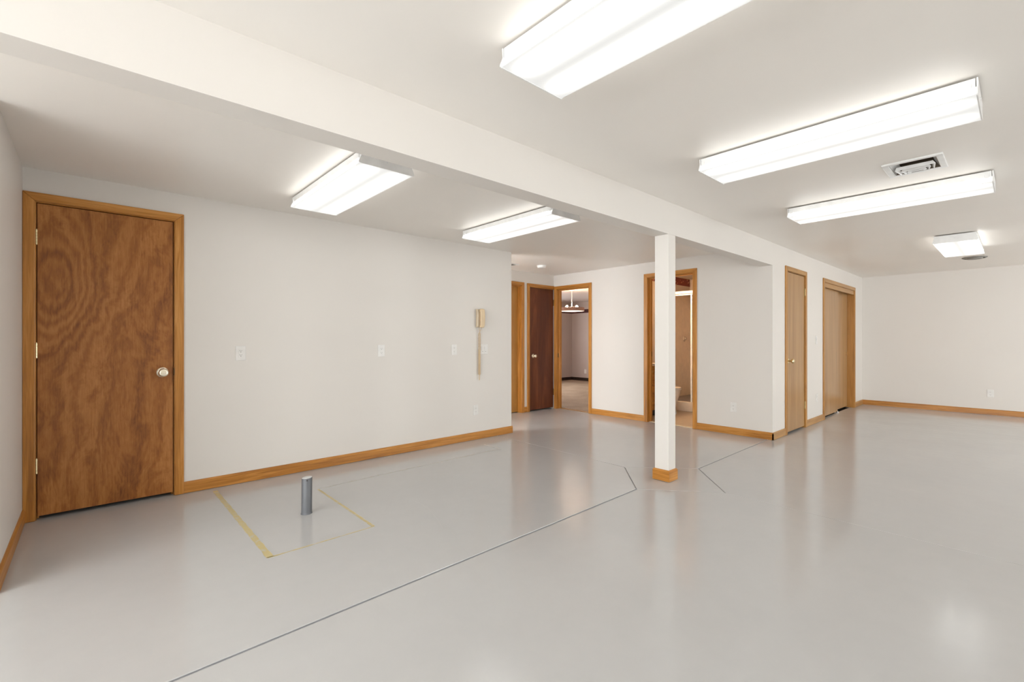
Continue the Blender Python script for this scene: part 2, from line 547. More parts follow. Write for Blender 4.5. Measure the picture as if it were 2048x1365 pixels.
# ------------------------------------------------------------------ walls
TOPZ = ZR + 0.2
def wall(name, F, x0, x1, openings, label, top=TOPZ, mat='wall', thick=T, z0=-0.01):
    """openings: (x0, x1, z0, z1) through the wall"""
    bm = B(); x = x0
    for (a, b, zb, zt_) in sorted(openings):
        if a > x: bx(bm, x, a, 0, thick, z0, top)
        if zb > 0: bx(bm, a, b, 0, thick, z0, zb)
        bx(bm, a, b, 0, thick, zt_, top)
        x = b
    if x1 > x: bx(bm, x, x1, 0, thick, z0, top)
    return struct(name, bm, mat, label, 'wall', mw=F)

DH = 2.052     # clear opening height of the hinged doors
JT = 0.018     # jamb thickness
wall('wall_west', F_WEST, YP, YN + 0.2, [], 'plain white wall at the left edge of the picture')
wall('wall_fill_annex_west', F_FILL_ANNEX, YS - 0.2, YP + 0.2, [(a, b, z0, z1) for w_, a, b, z0, z1 in OPENINGS if w_ == 'west'], 'unseen white wall of the added annex, with windows for fill light')  # annex wall added so even light enters from the west
wall('wall_fill_annex_north', frame((0, YP, 0), (1, 0)), XA - 0.1, XW - T, [], 'unseen white return wall of the added annex')
D1 = (-0.262, 0.458)
wall('wall_north', F_NORTH, XW - 0.2, XE, [(D1[0] - JT, D1[1] + JT, 0, DH + JT)], 'long white wall with the large wooden door and the wall telephone')
D2 = (4.30, 5.085); D3 = (5.272, 5.845)
wall('wall_hall', F_HALL, 2.4, XB + 0.2, [(D2[0] - JT, D2[1] + JT, 0, DH + JT), (D3[0] - 0.012, XB + 0.03, 0, DH + JT)], 'white hall wall holding two wooden doors')
# openings on the bath wall: local x = -Y
D4 = (-5.300, -4.624); D5 = (-3.567, -2.906)
wall('wall_bath', F_BATH, -YH - 0.115, -YC, [(D4[0] - JT, D4[1] + JT, 0, 2.03 + JT), (D5[0] - JT, D5[1] + JT, 0, 2.05 + JT)], 'white wall with the bedroom doorway and the bathroom doorway')
D6 = (6.328, 7.030); D7 = (7.930, 9.712)
wall('wall_closet', F_CLOSET, XB + T, XR + 0.12, [(D6[0] - JT, D6[1] + JT, 0, 2.025 + JT), (D7[0] - JT, D7[1] + JT, 0, 2.015 + JT)], 'white wall flush with the beam holding the closet doors')
wall('wall_east', F_EAST, -YC - 0.6, -YS + 0.2, [], 'plain white wall at the far right end of the room')
wall('wall_south', F_SOUTH, -XR - 0.2, -XA + 0.2, [(-b, -a, z0, z1) for w_, a, b, z0, z1 in OPENINGS if w_ == 'south'], 'white wall with windows behind the camera', thick=0.16)

# added near-black boxes behind closed doors: block daylight, paint the gaps as shade
def backing(F, x0, x1, z1, y0, y1, label, name):
    bm = B()
    bx(bm, x0 - 0.08, x1 + 0.08, y1, y1 + 0.03, -0.01, z1 + 0.1)
    bx(bm, x0 - 0.08, x0 - 0.05, y0, y1, -0.01, z1 + 0.1)
    bx(bm, x1 + 0.05, x1 + 0.08, y0, y1, -0.01, z1 + 0.1)
    bx(bm, x0 - 0.08, x1 + 0.08, y0, y1, z1 + 0.07, z1 + 0.1)
    bx(bm, x0 - 0.08, x1 + 0.08, y0 - 0.06, y1, -0.03, -0.005)
    return struct(name, bm, 'dark', label, 'wall', mw=F)
backing(F_NORTH, D1[0], D1[1], DH, T, 0.35, 'near-black shade box added behind the large wooden door', 'shade_box_door')
backing(F_HALL, D2[0], 5.90, DH, T, 0.35, 'near-black shade box added behind the hall doors', 'shade_box_hall')
backing(F_CLOSET, D6[0], D7[1], 2.05, T, 0.50, 'near-black shade box added behind the closet doors', 'shade_box_closet')

# unseen glazed openings; the west and bedroom ones are added for fill light
def make_window(i, F, x0, x1, WZ0, WZ1):
    w = empty('window_%d' % i, at(F, (x0 + x1) / 2, 0, WZ0), 'tall white framed glazing, unseen, put in to bring daylight', 'window', kind='structure')
    h = WZ1 - WZ0; hw = (x1 - x0) / 2; f = 0.05
    bm = B()
    bx(bm, -hw, hw, 0.04, 0.11, 0, f); bx(bm, -hw, hw, 0.04, 0.11, h - f, h)
    bx(bm, -hw, -hw + f, 0.04, 0.11, f, h - f); bx(bm, hw - f, hw, 0.04, 0.11, f, h - f)
    obj('window_frame', bm, 'white', w)
    obj('mullion', bx(B(), -0.025, 0.025, 0.05, 0.10, f, h - f), 'white', w)
    for a, b in ((-hw + f, -0.025), (0.025, hw - f)):
        obj('pane', bx(B(), a, b, 0.078, 0.082, f, h - f), 'glass', w)
    obj('window_sill', bx(B(), -hw - 0.05, hw + 0.05, -0.06, 0.04, -0.03, 0.0), 'white', w)
for i, (side, a, b, z0, z1) in enumerate(OPENINGS):
    if side == 'south': make_window(i + 1, F_SOUTH, -b, -a, z0, z1)
    else: make_window(i + 1, F_FILL_ANNEX, a, b, z0, z1)

# ------------------------------------------------------------------ baseboards
BH, BT = 0.088, 0.013
def baseboard(name, F, runs, label, axis_mat='oak_x'):
    e = empty(name, F, label, 'baseboard', kind='structure')
    for (x0, x1) in runs:
        bm = prism(B(), [(0, 0.003), (-BT, 0.003), (-BT, BH - 0.012), (-BT * 0.62, BH - 0.002), (-BT * 0.4, BH), (0, BH)], 'x', x0, x1)
        obj('board', bm, axis_mat, e)
    return e
CW = 0.057
baseboard('baseboard_west', F_WEST, [(YP, YN - 0.012)], 'oak baseboard along the left wall')
baseboard('baseboard_north', F_NORTH, [(D1[1] + CW + 0.004, XE + BT)], 'long golden oak baseboard under the telephone wall')
baseboard('baseboard_hall', F_HALL, [(D2[1] + CW + 0.004, D3[0] - CW + 0.002)], 'short oak baseboard piece between the two hall doors')
baseboard('baseboard_bath', F_BATH, [(D4[1] + CW, D5[0] - CW), (D5[1] + CW, -YC + BT)], 'oak baseboards beside the bathroom doorway')
baseboard('baseboard_closet', F_CLOSET, [(XB - BT, D6[0] - CW), (D6[1] + CW, D7[0] - CW), (D7[1] + CW, XR)], 'oak baseboards between the closet doors', 'closet_oak_x')
baseboard('baseboard_east', F_EAST, [(-YC, -YS)], 'oak baseboard along the far right wall')

# ------------------------------------------------------------------ doors
CT = 0.017
def casing(e, x0, x1, z1, w=CW, mx='oak_x', mz='oak_z', right=True, left=True, proud=CT):
    """mitred casing boards around an opening x0..x1, height z1"""
    g = 0.004
    a, b, h = x0 - g, x1 + g, z1 + g
    if left:
        obj('casing', prism(B(), [(a - w, 0.001), (a, 0.001), (a, h), (a - w, h + w)], 'y', -proud, 0), mz, e, bevel=0.004)
    if right:
        obj('casing', prism(B(), [(b, 0.001), (b + w, 0.001), (b + w, h + w), (b, h)], 'y', -proud, 0), mz, e, bevel=0.004)
    xl, xr = (a - w if left else a), (b + w if right else b)
    obj('casing', prism(B(), [(a, h), (b, h), (xr, h + w), (xl, h + w)], 'y', -proud, 0), mx, e, bevel=0.004)

def jambs(e, x0, x1, z1, depth=T, mx='oak_x', mz='oak_z', stop=None, right=True, y0=-0.001):
    obj('jamb', bx(B(), x0 - JT, x0, y0, depth, 0.001, z1 + JT), mz, e)
    if right: obj('jamb', bx(B(), x1, x1 + JT, y0, depth, 0.001, z1 + JT), mz, e)
    obj('jamb', bx(B(), x0, x1, y0, depth, z1, z1 + JT), mx, e)
    if stop:
        s0, s1 = stop
        obj('door_stop', bx(B(), x0, x0 + 0.011, s0, s1, 0.001, z1), mz, e, bevel=0.002)
        if right: obj('door_stop', bx(B(), x1 - 0.011, x1, s0, s1, 0.001, z1), mz, e, bevel=0.002)
        obj('door_stop', bx(B(), x0 + 0.011, x1 - 0.011, s0, s1, z1 - 0.011, z1), mx, e, bevel=0.002)

KNOB = [(0.0, -0.068), (0.012, -0.0675), (0.0125, -0.0655), (0.019, -0.066), (0.0255, -0.062), (0.0285, -0.054), (0.027, -0.046), (0.021, -0.038), (0.013, -0.034), (0.0115, -0.026), (0.0125, -0.012), (0.0125, -0.004)]
ROSE = [(0.0, -0.009), (0.018, -0.009), (0.026, -0.007), (0.0325, -0.003), (0.033, 0.0)]
def knob(e, x, z, y, mat='satin', s=1.0):
    k = obj('knob', lathe(B(), [(r * s, h * s) for r, h in KNOB], 'y', 32, (x, y, z)), mat, e, smooth=True)
    obj('rosette', lathe(B(), [(r * s, h * s) for r, h in ROSE], 'y', 32, (x, y, z)), mat, k, smooth=True)
    return k

def hinge(e, x, z, y, mat='brass', h=0.09):
    bm = B()
    bx(bm, x - 0.003, x + 0.003, y - 0.001, y + 0.02, z - h / 2, z + h / 2)
    for k in range(5):
        a = z - h / 2 + h * k / 5
        lathe(bm, [(0, 0.0005), (0.0062, 0.0005), (0.0062, h / 5 - 0.0005), (0, h / 5 - 0.0005)], 'z', 12, (x, y - 0.005, a))
    lathe(bm, [(0, 0), (0.0045, 0.001), (0.0045, 0.004), (0, 0.006)], 'z', 12, (x, y - 0.005, z + h / 2))
    return obj('hinge', bm, mat, e)

# door 1: large lauan slab at the left
e = empty('door_1', at(F_NORTH, D1[0]), 'large reddish-brown wood-grain door with oak casing on the left', 'door', kind='structure')
w = D1[1] - D1[0]
casing(e, 0, w, DH)
jambs(e, 0, w, DH, stop=(0.045, 0.08))
obj('slab', bx(B(), 0.004, w - 0.005, 0.002, 0.037, 0.026, DH - 0.005), 'lauan', e, bevel=0.0015)
knob(e, 0.390 - D1[0], 0.925, 0.002, s=1.12)
for z in (1.826, 1.095, 0.351): hinge(e, 0.001, z, -0.002, 'brass', 0.095)
obj('strike_plate', bx(B(), w - 0.0015, w + 0.001, -0.016, 0.014, 0.90, 0.955), 'bronze', e)

# door 2: hall door set back in its frame
e = empty('door_2', at(F_HALL, D2[0]), 'golden oak hall door set back in its frame, half hidden by the wall end', 'door', kind='structure')
w = D2[1] - D2[0]
casing(e, 0, w, 2.03)
jambs(e, 0, w, 2.03 + 0.0, stop=(0.035, 0.07))
obj('slab', bx(B(), 0.004, w - 0.004, 0.072, 0.107, 0.012, 2.027), 'hall_oak', e, bevel=0.0015)
knob(e, 0.07, 0.92, 0.072, 'brass')

# door 3: dark slab in the hall corner
e = empty('door_3', at(F_HALL, D3[0]), 'narrow dark red-brown hall door in the corner beside the bedroom doorway', 'door', kind='structure')
w = D3[1] - D3[0]
casing(e, 0, w, 2.025, right=False)
obj('jamb', bx(B(), -0.012, 0, -0.001, T, 0.001, 2.043), 'oak_z', e)
obj('jamb', bx(B(), 0, w, -0.001, T, 2.025, 2.043), 'oak_x', e)
obj('slab', bx(B(), 0.004, w - 0.018, -0.008, 0.027, 0.024, 2.021), 'dark_veneer', e, bevel=0.0015)
k = knob(e, 0.078, 0.905, -0.008, 'satin')
for z in (1.80, 0.28): hinge(e, w - 0.013, z, -0.012, 'bronze', 0.10)

# door 4: open doorway to the bedroom
e = empty('door_4', at(F_BATH, D4[0]), 'open oak-cased doorway into the carpeted bedroom', 'doorway', kind='structure')
w = D4[1] - D4[0]
casing(e, 0, w, 2.015)
jambs(e, 0, w, 2.015, depth=T, stop=(0.05, 0.085))
obj('strike_plate', bx(B(), 0.0, 0.0015, 0.012, 0.04, 0.87, 0.94), 'bronze', e)
obj('threshold', bx(B(), 0, w, 0.05, 0.09, 0.0, 0.008), 'closet_oak_x', e, bevel=0.003)

# door 5: open doorway to the bathroom
e = empty('door_5', at(F_BATH, D5[0]), 'open oak-cased doorway into the bathroom behind the post', 'doorway', kind='structure')
w = D5[1] - D5[0]
casing(e, 0, w, 2.045)
jambs(e, 0, w, 2.045, depth=T, stop=(0.045, 0.08))
obj('strike_plate', bx(B(), 0.0, 0.0015, 0.085, 0.11, 0.93, 1.0), 'bronze', e)
obj('threshold', bx(B(), 0, w, 0.03, 0.10, 0.0, 0.006), plain('cream_threshold', (0.72, 0.62, 0.45, 1), 0.4), e, bevel=0.002)

# door 6: narrow closet door with brass knob
e = empty('door_6', at(F_CLOSET, D6[0]), 'pale oak closet door with a brass knob beside the wall corner', 'door', kind='structure')
w = D6[1] - D6[0]
casing(e, 0, w, 2.015, mx='closet_oak_x', mz='closet_oak_z')
jambs(e, 0, w, 2.015, stop=(0.045, 0.08), mz='closet_oak_z', mx='closet_oak_x')
obj('slab', bx(B(), 0.004, w - 0.006, 0.0, 0.035, 0.024, 2.008), 'pale_oak', e, bevel=0.0015)
knob(e, 0.064, 0.905, 0.0, 'brass')
obj('latch_plate', bx(B(), 0.0, 0.004, -0.002, 0.03, 0.87, 0.935), 'bronze', e)
for z in (1.80, 0.30): hinge(e, w - 0.002, z, -0.004, 'old_brass', 0.10)

# door 7: sliding closet doors
e = empty('door_7', at(F_CLOSET, D7[0]), 'pair of pale oak sliding closet doors near the far corner', 'sliding door', kind='structure')
w = D7[1] - D7[0]
casing(e, 0, w, 2.010, mx='closet_oak_x', mz='closet_oak_z')
jambs(e, 0, w, 2.010, depth=0.13, mz='closet_oak_z', mx='closet_oak_x')
obj('valance', bx(B(), 0.0, w, -0.004, 0.018, 1.945, 2.010), 'closet_oak_x', e, bevel=0.002)
obj('track', bx(B(), 0.0, w, 0.03, 0.11, 1.975, 2.008), 'bronze', e)
obj('sliding_panel', bx(B(), 0.004, 0.930, 0.040, 0.066, 0.022, 1.985), 'pale_oak', e, bevel=0.0015)
p2 = obj('sliding_panel', bx(B(), 0.870, w - 0.002, 0.092, 0.118, 0.022, 1.985), 'pale_oak', e, bevel=0.0015)
obj('finger_pull', lathe(B(), [(0.0, -0.001), (0.018, -0.001), (0.021, -0.002), (0.024, 0.0)], 'y', 24, (w - 0.05, 0.092, 0.93)), 'brass', p2, smooth=True)
bm = B(); bx(bm, 0.885, 0.935, 0.02, 0.115, 0.0, 0.004); bx(bm, 0.90, 0.92, 0.028, 0.038, 0.004, 0.03)
obj('floor_guide', bm, 'white', e)

# ------------------------------------------------------------------ post
PX0, PX1, PY0, PY1 = 3.498, 3.611, 1.943, 2.0685
e = empty('support_post', Matrix.Translation(((PX0 + PX1) / 2, (PY0 + PY1) / 2, 0)), 'square white post with an oak base under the ceiling beam', 'post')
hx, hy = (PX1 - PX0) / 2, (PY1 - PY0) / 2
obj('shaft', bx(B(), -hx, hx, -hy, hy, 0.004, ZBEAM), 'wall', e, bevel=0.003)
t, hb = 0.013, 0.094
c = 0.010
def mboard(x0, x1, axis, sgn, off):
    # base board with eased top edge
    prof = [(0, 0.003), (t, 0.003), (t, hb - c), (t * 0.35, hb), (0, hb)]
    bm = B()
    if axis == 'y':   # board faces +-y
        P = lambda x, d, z: (x, sgn * (off + d), z)
    else:
        P = lambda x, d, z: (sgn * (off + d), x, z)
    lo = [bm.verts.new(P(x0 - d, d, z)) for d, z in prof]
    hi = [bm.verts.new(P(x1 + d, d, z)) for d, z in prof]
    n = len(prof)
    bm.faces.new(lo); bm.faces.new(hi[::-1])
    for i in range(n):
        j = (i + 1) % n
        bm.faces.new((lo[i], hi[i], hi[j], lo[j]))
    return bm
for sgn in (-1, 1):
    obj('base_board', mboard(-hx, hx, 'y', sgn, hy), 'oak_x', e)
    obj('base_board', mboard(-hy, hy, 'x', sgn, hx), 'oak_y', e)

# ------------------------------------------------------------------ ceiling lights
FW, FL = 0.352, 1.222
def make_light():
    e = empty('ceiling_light', Matrix.Identity(4), 'x', 'ceiling light', 'four-foot fluorescent ceiling lights')
    hw, hl = FW / 2, FL / 2
    # pan hangs just off the ceiling (origin at the ceiling)
    bm = B()
    prism(bm, [(-hw + 0.012, -0.010), (hw - 0.012, -0.010), (hw - 0.012, -0.050), (-hw + 0.012, -0.050)], 'y', -hl + 0.008, hl - 0.008)
    bx(bm, -0.10, 0.10, -hl + 0.10, hl - 0.10, -0.010, 0.0)
    obj('pan', bm, 'white', e, bevel=0.002)
    # wraparound lens
    bm = B()
    prof = [(-hw + 0.018, -0.046), (-hw + 0.004, -0.072), (-hw, -0.081), (-hw + 0.006, -0.086), (hw - 0.006, -0.086), (hw, -0.081), (hw - 0.004, -0.072), (hw - 0.018, -0.046)]
    prism(bm, prof, 'y', -hl + 0.005, hl - 0.005)
    obj('lens', bm, 'lens', e)
    for s in (-1, 1):
        bm = B()
        y0, y1 = (s * (hl - 0.005), s * hl)
        cap = [(-hw + 0.010, -0.010), (-hw + 0.012, -0.046), (-hw + 0.000, -0.072), (-hw - 0.003, -0.084), (-hw + 0.006, -0.0885), (hw - 0.006, -0.0885), (hw + 0.003, -0.084), (hw - 0.000, -0.072), (hw - 0.012, -0.046), (hw - 0.010, -0.010)]
        prism(bm, cap, 'y', min(y0, y1), max(y0, y1))
        ec = obj('end_cap', bm, 'white', e)
        obj('screw', lathe(B(), [(0, s * (hl + 0.004)), (0.006, s * (hl + 0.003)), (0.007, s * hl)], 'y', 14, (0, 0, -0.045)), 'white', ec, smooth=True)
    for sx, sy in ((-1, 1), (-1, -1), (1, 1), (1, -1)):
        bm = bx(B(), sx * (hw - 0.008) - 0.004, sx * (hw - 0.008) + 0.004, sy * (hl - 0.03) - 0.01, sy * (hl - 0.03) + 0.01, -0.056, -0.034)
        obj('lens_latch', bm, 'white', e, bevel=0.001)
    return e
proto = make_light()
LIGHTS = [
    (1.338, 0.735, ZR, 0, 'large nearest ceiling light cut off by the top edge of the picture'),
    (2.965, 0.735, ZR, 0, 'long ceiling light right of the beam, just in front of the ceiling vent'),
    (4.575, 0.735, ZR, 0, 'long ceiling light right of the beam, just behind the ceiling vent'),
    (1.305, 3.145, ZL, 0, 'ceiling light left of the beam, nearer to the large wooden door'),
    (2.915, 3.145, ZL, 0, 'ceiling light left of the beam, nearer to the hall and the post'),
    (7.385, 0.475, ZR, math.pi / 2, 'farthest ceiling light, seen end-on above the plain right wall'),
]
for i, (x, y, z, rz, lab) in enumerate(LIGHTS):
    mw = Matrix.Translation((x, y, z)) @ Matrix.Rotation(rz, 4, 'Z')
    o = proto if i == 0 else copy_tree(proto)
    o.matrix_world = mw
    o['label'] = lab

# ------------------------------------------------------------------ ceiling vent with nested deflectors
e = empty('ceiling_vent', Matrix.Translation(((VX0 + VX1) / 2, (VY0 + VY1) / 2, ZR)), 'white louvred air register in the ceiling between two long lights', 'vent', 'ceiling air registers')
ax, ay = 0.160, 0.148
ix, iy = (VX1 - VX0) / 2, (VY1 - VY0) / 2
bm = B()
for (x0, x1, y0, y1) in ((-ax, -ix, -ay, ay), (ix, ax, -ay, ay), (-ix, ix, -ay, -iy), (-ix, ix, iy, ay)):
    bx(bm, x0, x1, y0, y1, -0.012, 0.0)
obj('frame', bm, 'white', e, bevel=0.004)
bm = B()
zt_ = 0.10
for (x0, x1, y0, y1) in ((-ix, -ix + 0.004, -iy, iy), (ix - 0.004, ix, -iy, iy), (-ix, ix, -iy, -iy + 0.004), (-ix, ix, iy - 0.004, iy)):
    bx(bm, x0, x1, y0, y1, -0.008, 0.17)
bx(bm, -ix, ix, -iy, iy, 0.17, 0.19)
obj('duct', bm, 'vent_in', e)
def sheet(bm, a, b, c, d, th=0.0015):
    # thin slanted plate from 4 points
    n = (Vector(b) - Vector(a)).cross(Vector(d) - Vector(a)).normalized() * th
    lo = [bm.verts.new(Vector(p)) for p in (a, b, c, d)]
    hi = [bm.verts.new(Vector(p) + n) for p in (a, b, c, d)]
    bm.faces.new(lo); bm.faces.new(hi[::-1])
    for i in range(4):
        j = (i + 1) % 4
        bm.faces.new((lo[i], lo[j], hi[j], hi[i]))
# three stepped deflector hoods, largest nearest, each a sloping lip with two tapering cheeks
for X, yw in ((-0.022, 0.100), (0.028, 0.074), (0.074, 0.050)):
    bm = B()
    zi, zo = 0.001, -0.014
    sheet(bm, (X, -yw + 0.012, zi), (X, yw - 0.012, zi), (X + 0.022, yw, zo), (X + 0.022, -yw, zo))
    for s_ in (-1, 1):
        sheet(bm, (X, s_ * (yw - 0.012), zi), (X + 0.022, s_ * yw, zo), (ix - 0.006, s_ * (yw - 0.016), zo), (ix - 0.006, s_ * (yw - 0.026), zi))
    obj('deflector', bm, 'white', e)
for s_ in (-1, 1):
    bm = B(); sheet(bm, (-ix, s_ * iy, -0.010), (ix, s_ * iy, -0.010), (ix - 0.01, s_ * (iy - 0.030), 0.040), (-ix + 0.02, s_ * (iy - 0.030), 0.040))
    obj('end_slope', bm, 'white', e)
bm = B(); sheet(bm, (-0.105, -0.075, 0.040), (-0.070, -0.075, 0.062), (-0.070, 0.075, 0.062), (-0.105, 0.075, 0.040))
obj('damper', bm, 'vent_in', e)

# hall register, only its corner in view
e = empty('ceiling_vent', Matrix.Translation((4.42, 4.985, ZL)), 'ceiling register in the hall, mostly hidden by the wall end', 'vent', 'ceiling air registers')
bm = B()
for (x0, x1, y0, y1) in ((-0.18, -0.15, -0.085, 0.085), (0.15, 0.18, -0.085, 0.085), (-0.15, 0.15, -0.085, -0.06), (-0.15, 0.15, 0.06, 0.085)):
    bx(bm, x0, x1, y0, y1, -0.010, 0.0)
obj('frame', bm, 'white', e, bevel=0.002)
for k in range(7):
    bm = B(); y = -0.054 + k * 0.018
    sheet(bm, (-0.15, y - 0.006, -0.010), (0.15, y - 0.006, -0.010), (0.15, y + 0.004, -0.001), (-0.15, y + 0.004, -0.001))
    obj('louvre', bm, 'slot_soft', e)

# smoke detector and round ceiling diffuser
e = empty('smoke_detector', Matrix.Translation((4.93, 4.775, ZL)), 'round white smoke detector on the hall ceiling', 'smoke detector')
obj('base', lathe(B(), [(0, 0), (0.070, 0), (0.070, -0.008), (0, -0.008)], 'z', 36), 'white', e, smooth=True)
obj('cover', lathe(B(), [(0.064, -0.008), (0.064, -0.022), (0.056, -0.034), (0.030, -0.038), (0, -0.038)], 'z', 36), 'white', e, smooth=True)
e = empty('round_diffuser', Matrix.Translation((8.93, 0.43, ZR)), 'round grey diffuser on the ceiling behind the farthest light', 'diffuser')
obj('rim', lathe(B(), [(0, 0), (0.125, 0), (0.128, -0.008), (0.112, -0.016), (0.100, -0.012)], 'z', 40), 'slot_soft', e, smooth=True)
obj('cone', lathe(B(), [(0.085, -0.006), (0.080, -0.024), (0.040, -0.030), (0, -0.030)], 'z', 40), 'slot_soft', e, smooth=True)

# ------------------------------------------------------------------ outlets and switches
def plate(bm_w, bm_h):
    return prism(B(), [(-bm_w / 2, -bm_h / 2), (bm_w / 2, -bm_h / 2), (bm_w / 2, bm_h / 2), (-bm_w / 2, bm_h / 2)], 'y', -0.0065, 0)

def outlet(F, x, z, label, slot='slot_soft', decora=False, group='duplex wall outlets'):
    e = empty('wall_outlet', at(F, x, 0, z), label, 'outlet', group)
    obj('cover_plate', plate(0.074, 0.118), 'plate', e, bevel=0.003)
    rec = [(-0.017, 0.0335)] if decora else None
    if decora:
        obj('receptacle', bx(B(), -0.017, 0.017, -0.0085, -0.006, -0.034, 0.034), 'plate', e, bevel=0.001)
    for s in (-1, 1):
        zc = s * (0.017 if decora else 0.0195)
        if not decora:
            pts = []
            for k in range(24):
                a = 2 * math.pi * k / 24
                pts.append((0.0172 * math.cos(a), zc + max(-0.0125, min(0.0125, 0.0172 * math.sin(a)))))
            r = obj('receptacle', prism(B(), pts, 'y', -0.0085, -0.006), 'plate', e)
        bm = B()
        bx(bm, -0.0075, -0.0052, -0.0090, -0.0083, zc - 0.001, zc + 0.008)
        bx(bm, 0.0052, 0.0075, -0.0090, -0.0083, zc, zc + 0.007)
        lathe(bm, [(0, -0.0090), (0.0028, -0.0090), (0.0028, -0.0083), (0, -0.0083)], 'y', 10, (0, 0, zc - 0.0065))
        obj('slots', bm, slot, e)
    if not decora:
        obj('screw', lathe(B(), [(0, -0.0078), (0.0028, -0.0076), (0.003, -0.006)], 'y', 10), 'plate', e)
    return e

def switch(F, x, z, label, gangs=1):
    e = empty('light_switch', at(F, x, 0, z), label, 'switch')
    obj('cover_plate', plate(0.074 + 0.046 * (gangs - 1), 0.118), 'plate', e, bevel=0.003)
    for g in range(gangs):
        cx = (g - (gangs - 1) / 2) * 0.046
        bm = prism(B(), [(-0.006, -0.033), (-0.0085, -0.033), (-0.0110, 0.0), (-0.0085, 0.033), (-0.006, 0.033)], 'x', cx - 0.0165, cx + 0.0165)
        r = obj('rocker', bm, 'plate', e)
        obj('indicator', bx(B(), cx - 0.007, cx + 0.007, -0.0100, -0.0086, -0.030, -0.0265), 'slot_soft', r)
    return e

outlet(F_NORTH, 0.900, 1.057, 'white wall outlet nearest to the large wooden door', 'slot', True)
outlet(F_NORTH, 2.136, 1.058, 'white wall outlet in the middle of the long left wall')
outlet(F_NORTH, 3.021, 1.057, 'white wall outlet just left of the telephone cord')
outlet(F_NORTH, 3.329, 0.347, 'white wall outlet low on the wall below the telephone')
switch(F_NORTH, 3.452, 1.057, 'white double rocker switch just right of the telephone cord', 2)
outlet(F_BATH, -2.384, 0.337, 'white wall outlet low on the wall right of the bathroom doorway')
outlet(F_EAST, -0.323, 0.335, 'white wall outlet low on the plain far right wall')
switch(F_CLOSET, 7.555, 1.170, 'white light switch between the two closet doors', 1)
outlet(F_CLOSET, 7.580, 0.350, 'white wall outlet low between the two closet doors')

# ------------------------------------------------------------------ wall telephone
e = empty('wall_telephone', at(F_NORTH, 3.368, 0, 1.42), 'beige corded wall telephone hanging on the white wall', 'telephone')
obj('wall_plate', bx(B(), -0.035, 0.035, -0.012, 0.0, -0.06, 0.06), 'plate', e, bevel=0.003)
# base body: slightly bowed box; handset: curved bar in front, to the right
def bowed(x0, x1, prof):
    return prism(B(), prof, 'x', x0, x1)
obj('body', bowed(-0.046, 0.046, [(-0.010, -0.108), (-0.046, -0.104), (-0.052, -0.060), (-0.052, 0.060), (-0.046, 0.102), (-0.010, 0.108)]), 'phone_pale', e, bevel=0.008, seg=3)
hs_out = [(-0.030, -0.106), (-0.012, -0.112), (0.020, -0.110), (0.031, -0.085), (0.036, -0.030), (0.037, 0.020), (0.034, 0.070), (0.027, 0.106), (-0.010, 0.110), (-0.030, 0.106)]
bm = prism(B(), hs_out, 'y', -0.092, -0.054)
hs = obj('handset', bm, 'phone', e, bevel=0.010, seg=3)
obj('handset_seam', bx(B(), -0.0306, -0.0296, -0.076, -0.070, -0.085, 0.075), plain('plum_seam', srgb(150, 110, 96), 0.5), hs)
# coiled cord: two slack strands, then a tight hanging coil ending in a loop
def strand(x0, ph, z_top, z_mid, z_bot):
    pts = []
    n = 24
    for k in range(n):
        u = k / n
        z = z_top + (z_mid - z_top) * 0.25 * u
        pts.append((x0 * (1 - u) + u * (0.006 * math.cos(ph)), -0.045 + 0.02 * u, z))
    z1 = z_top + (z_mid - z_top) * 0.25
    turns = 7; n = turns * 18
    for k in range(n):
        u = k / n
        z = z1 + (z_mid - z1) * u
        a = ph + 2 * math.pi * turns * u
        pts.append((0.0015 + 0.0135 * math.cos(a), -0.025 + 0.011 * math.sin(a), z))
    return pts, ph + 2 * math.pi * turns
bm = B()
pa, ea = strand(-0.022, 0.0, -0.108, -0.370, -0.70)
pb, eb = strand(0.018, math.pi, -0.112, -0.370, -0.70)
def coil(ph, off, sign):
    pts = []
    turns = 28; n = turns * 12
    for k in range(n + 1):
        u = k / n
        z = -0.370 - 0.290 * u
        a = ph + 2 * math.pi * turns * u
        r = 0.0115 * (1 - 0.15 * u)
        pts.append((off * (0.3 + 0.7 * u) + r * math.cos(a), -0.025 + r * math.sin(a), z))
    return pts
ca = coil(ea, -0.0045, 1)
cb = coil(eb, 0.0055, -1)
loop = []
for k in range(1, 12):
    a = math.pi * k / 12
    loop.append((0.001 - 0.008 * math.cos(a), -0.022, -0.660 - 0.066 * math.sin(a)))
tube(bm, pa + ca + loop + cb[::-1] + pb[::-1], 0.0030, 5)
obj('coiled_cord', bm, 'phone', e, smooth=True)

# ------------------------------------------------------------------ pipe stub
e = empty('pipe_stub', Matrix.Translation((1.070, 3.228, 0)) @ Matrix.Rotation(math.radians(0.6), 4, 'Y'), 'short grey painted pipe standing up from the floor', 'pipe')
bm = B()
seg = 32; R, RI, HP = 0.0335, 0.0285, 0.240
rings = []
for r, z, tilt in ((R + 0.004, -0.002, 0), (R + 0.001, 0.006, 0), (R, 0.012, 0), (R, HP - 0.003, 1), (R - 0.002, HP, 1)):
    rings.append([bm.verts.new((r * math.cos(2 * math.pi * k / seg), r * math.sin(2 * math.pi * k / seg), z + tilt * 0.10 * r * math.cos(2 * math.pi * k / seg))) for k in range(seg)])
for A, C in zip(rings[:-1], rings[1:]):
    for k in range(seg): bm.faces.new((A[k], A[(k + 1) % seg], C[(k + 1) % seg], C[k]))
bm.faces.new(rings[0][::-1]); bm.faces.new(rings[-1])
obj('tube', bm, 'pipe', e, smooth=True)
bm = B()
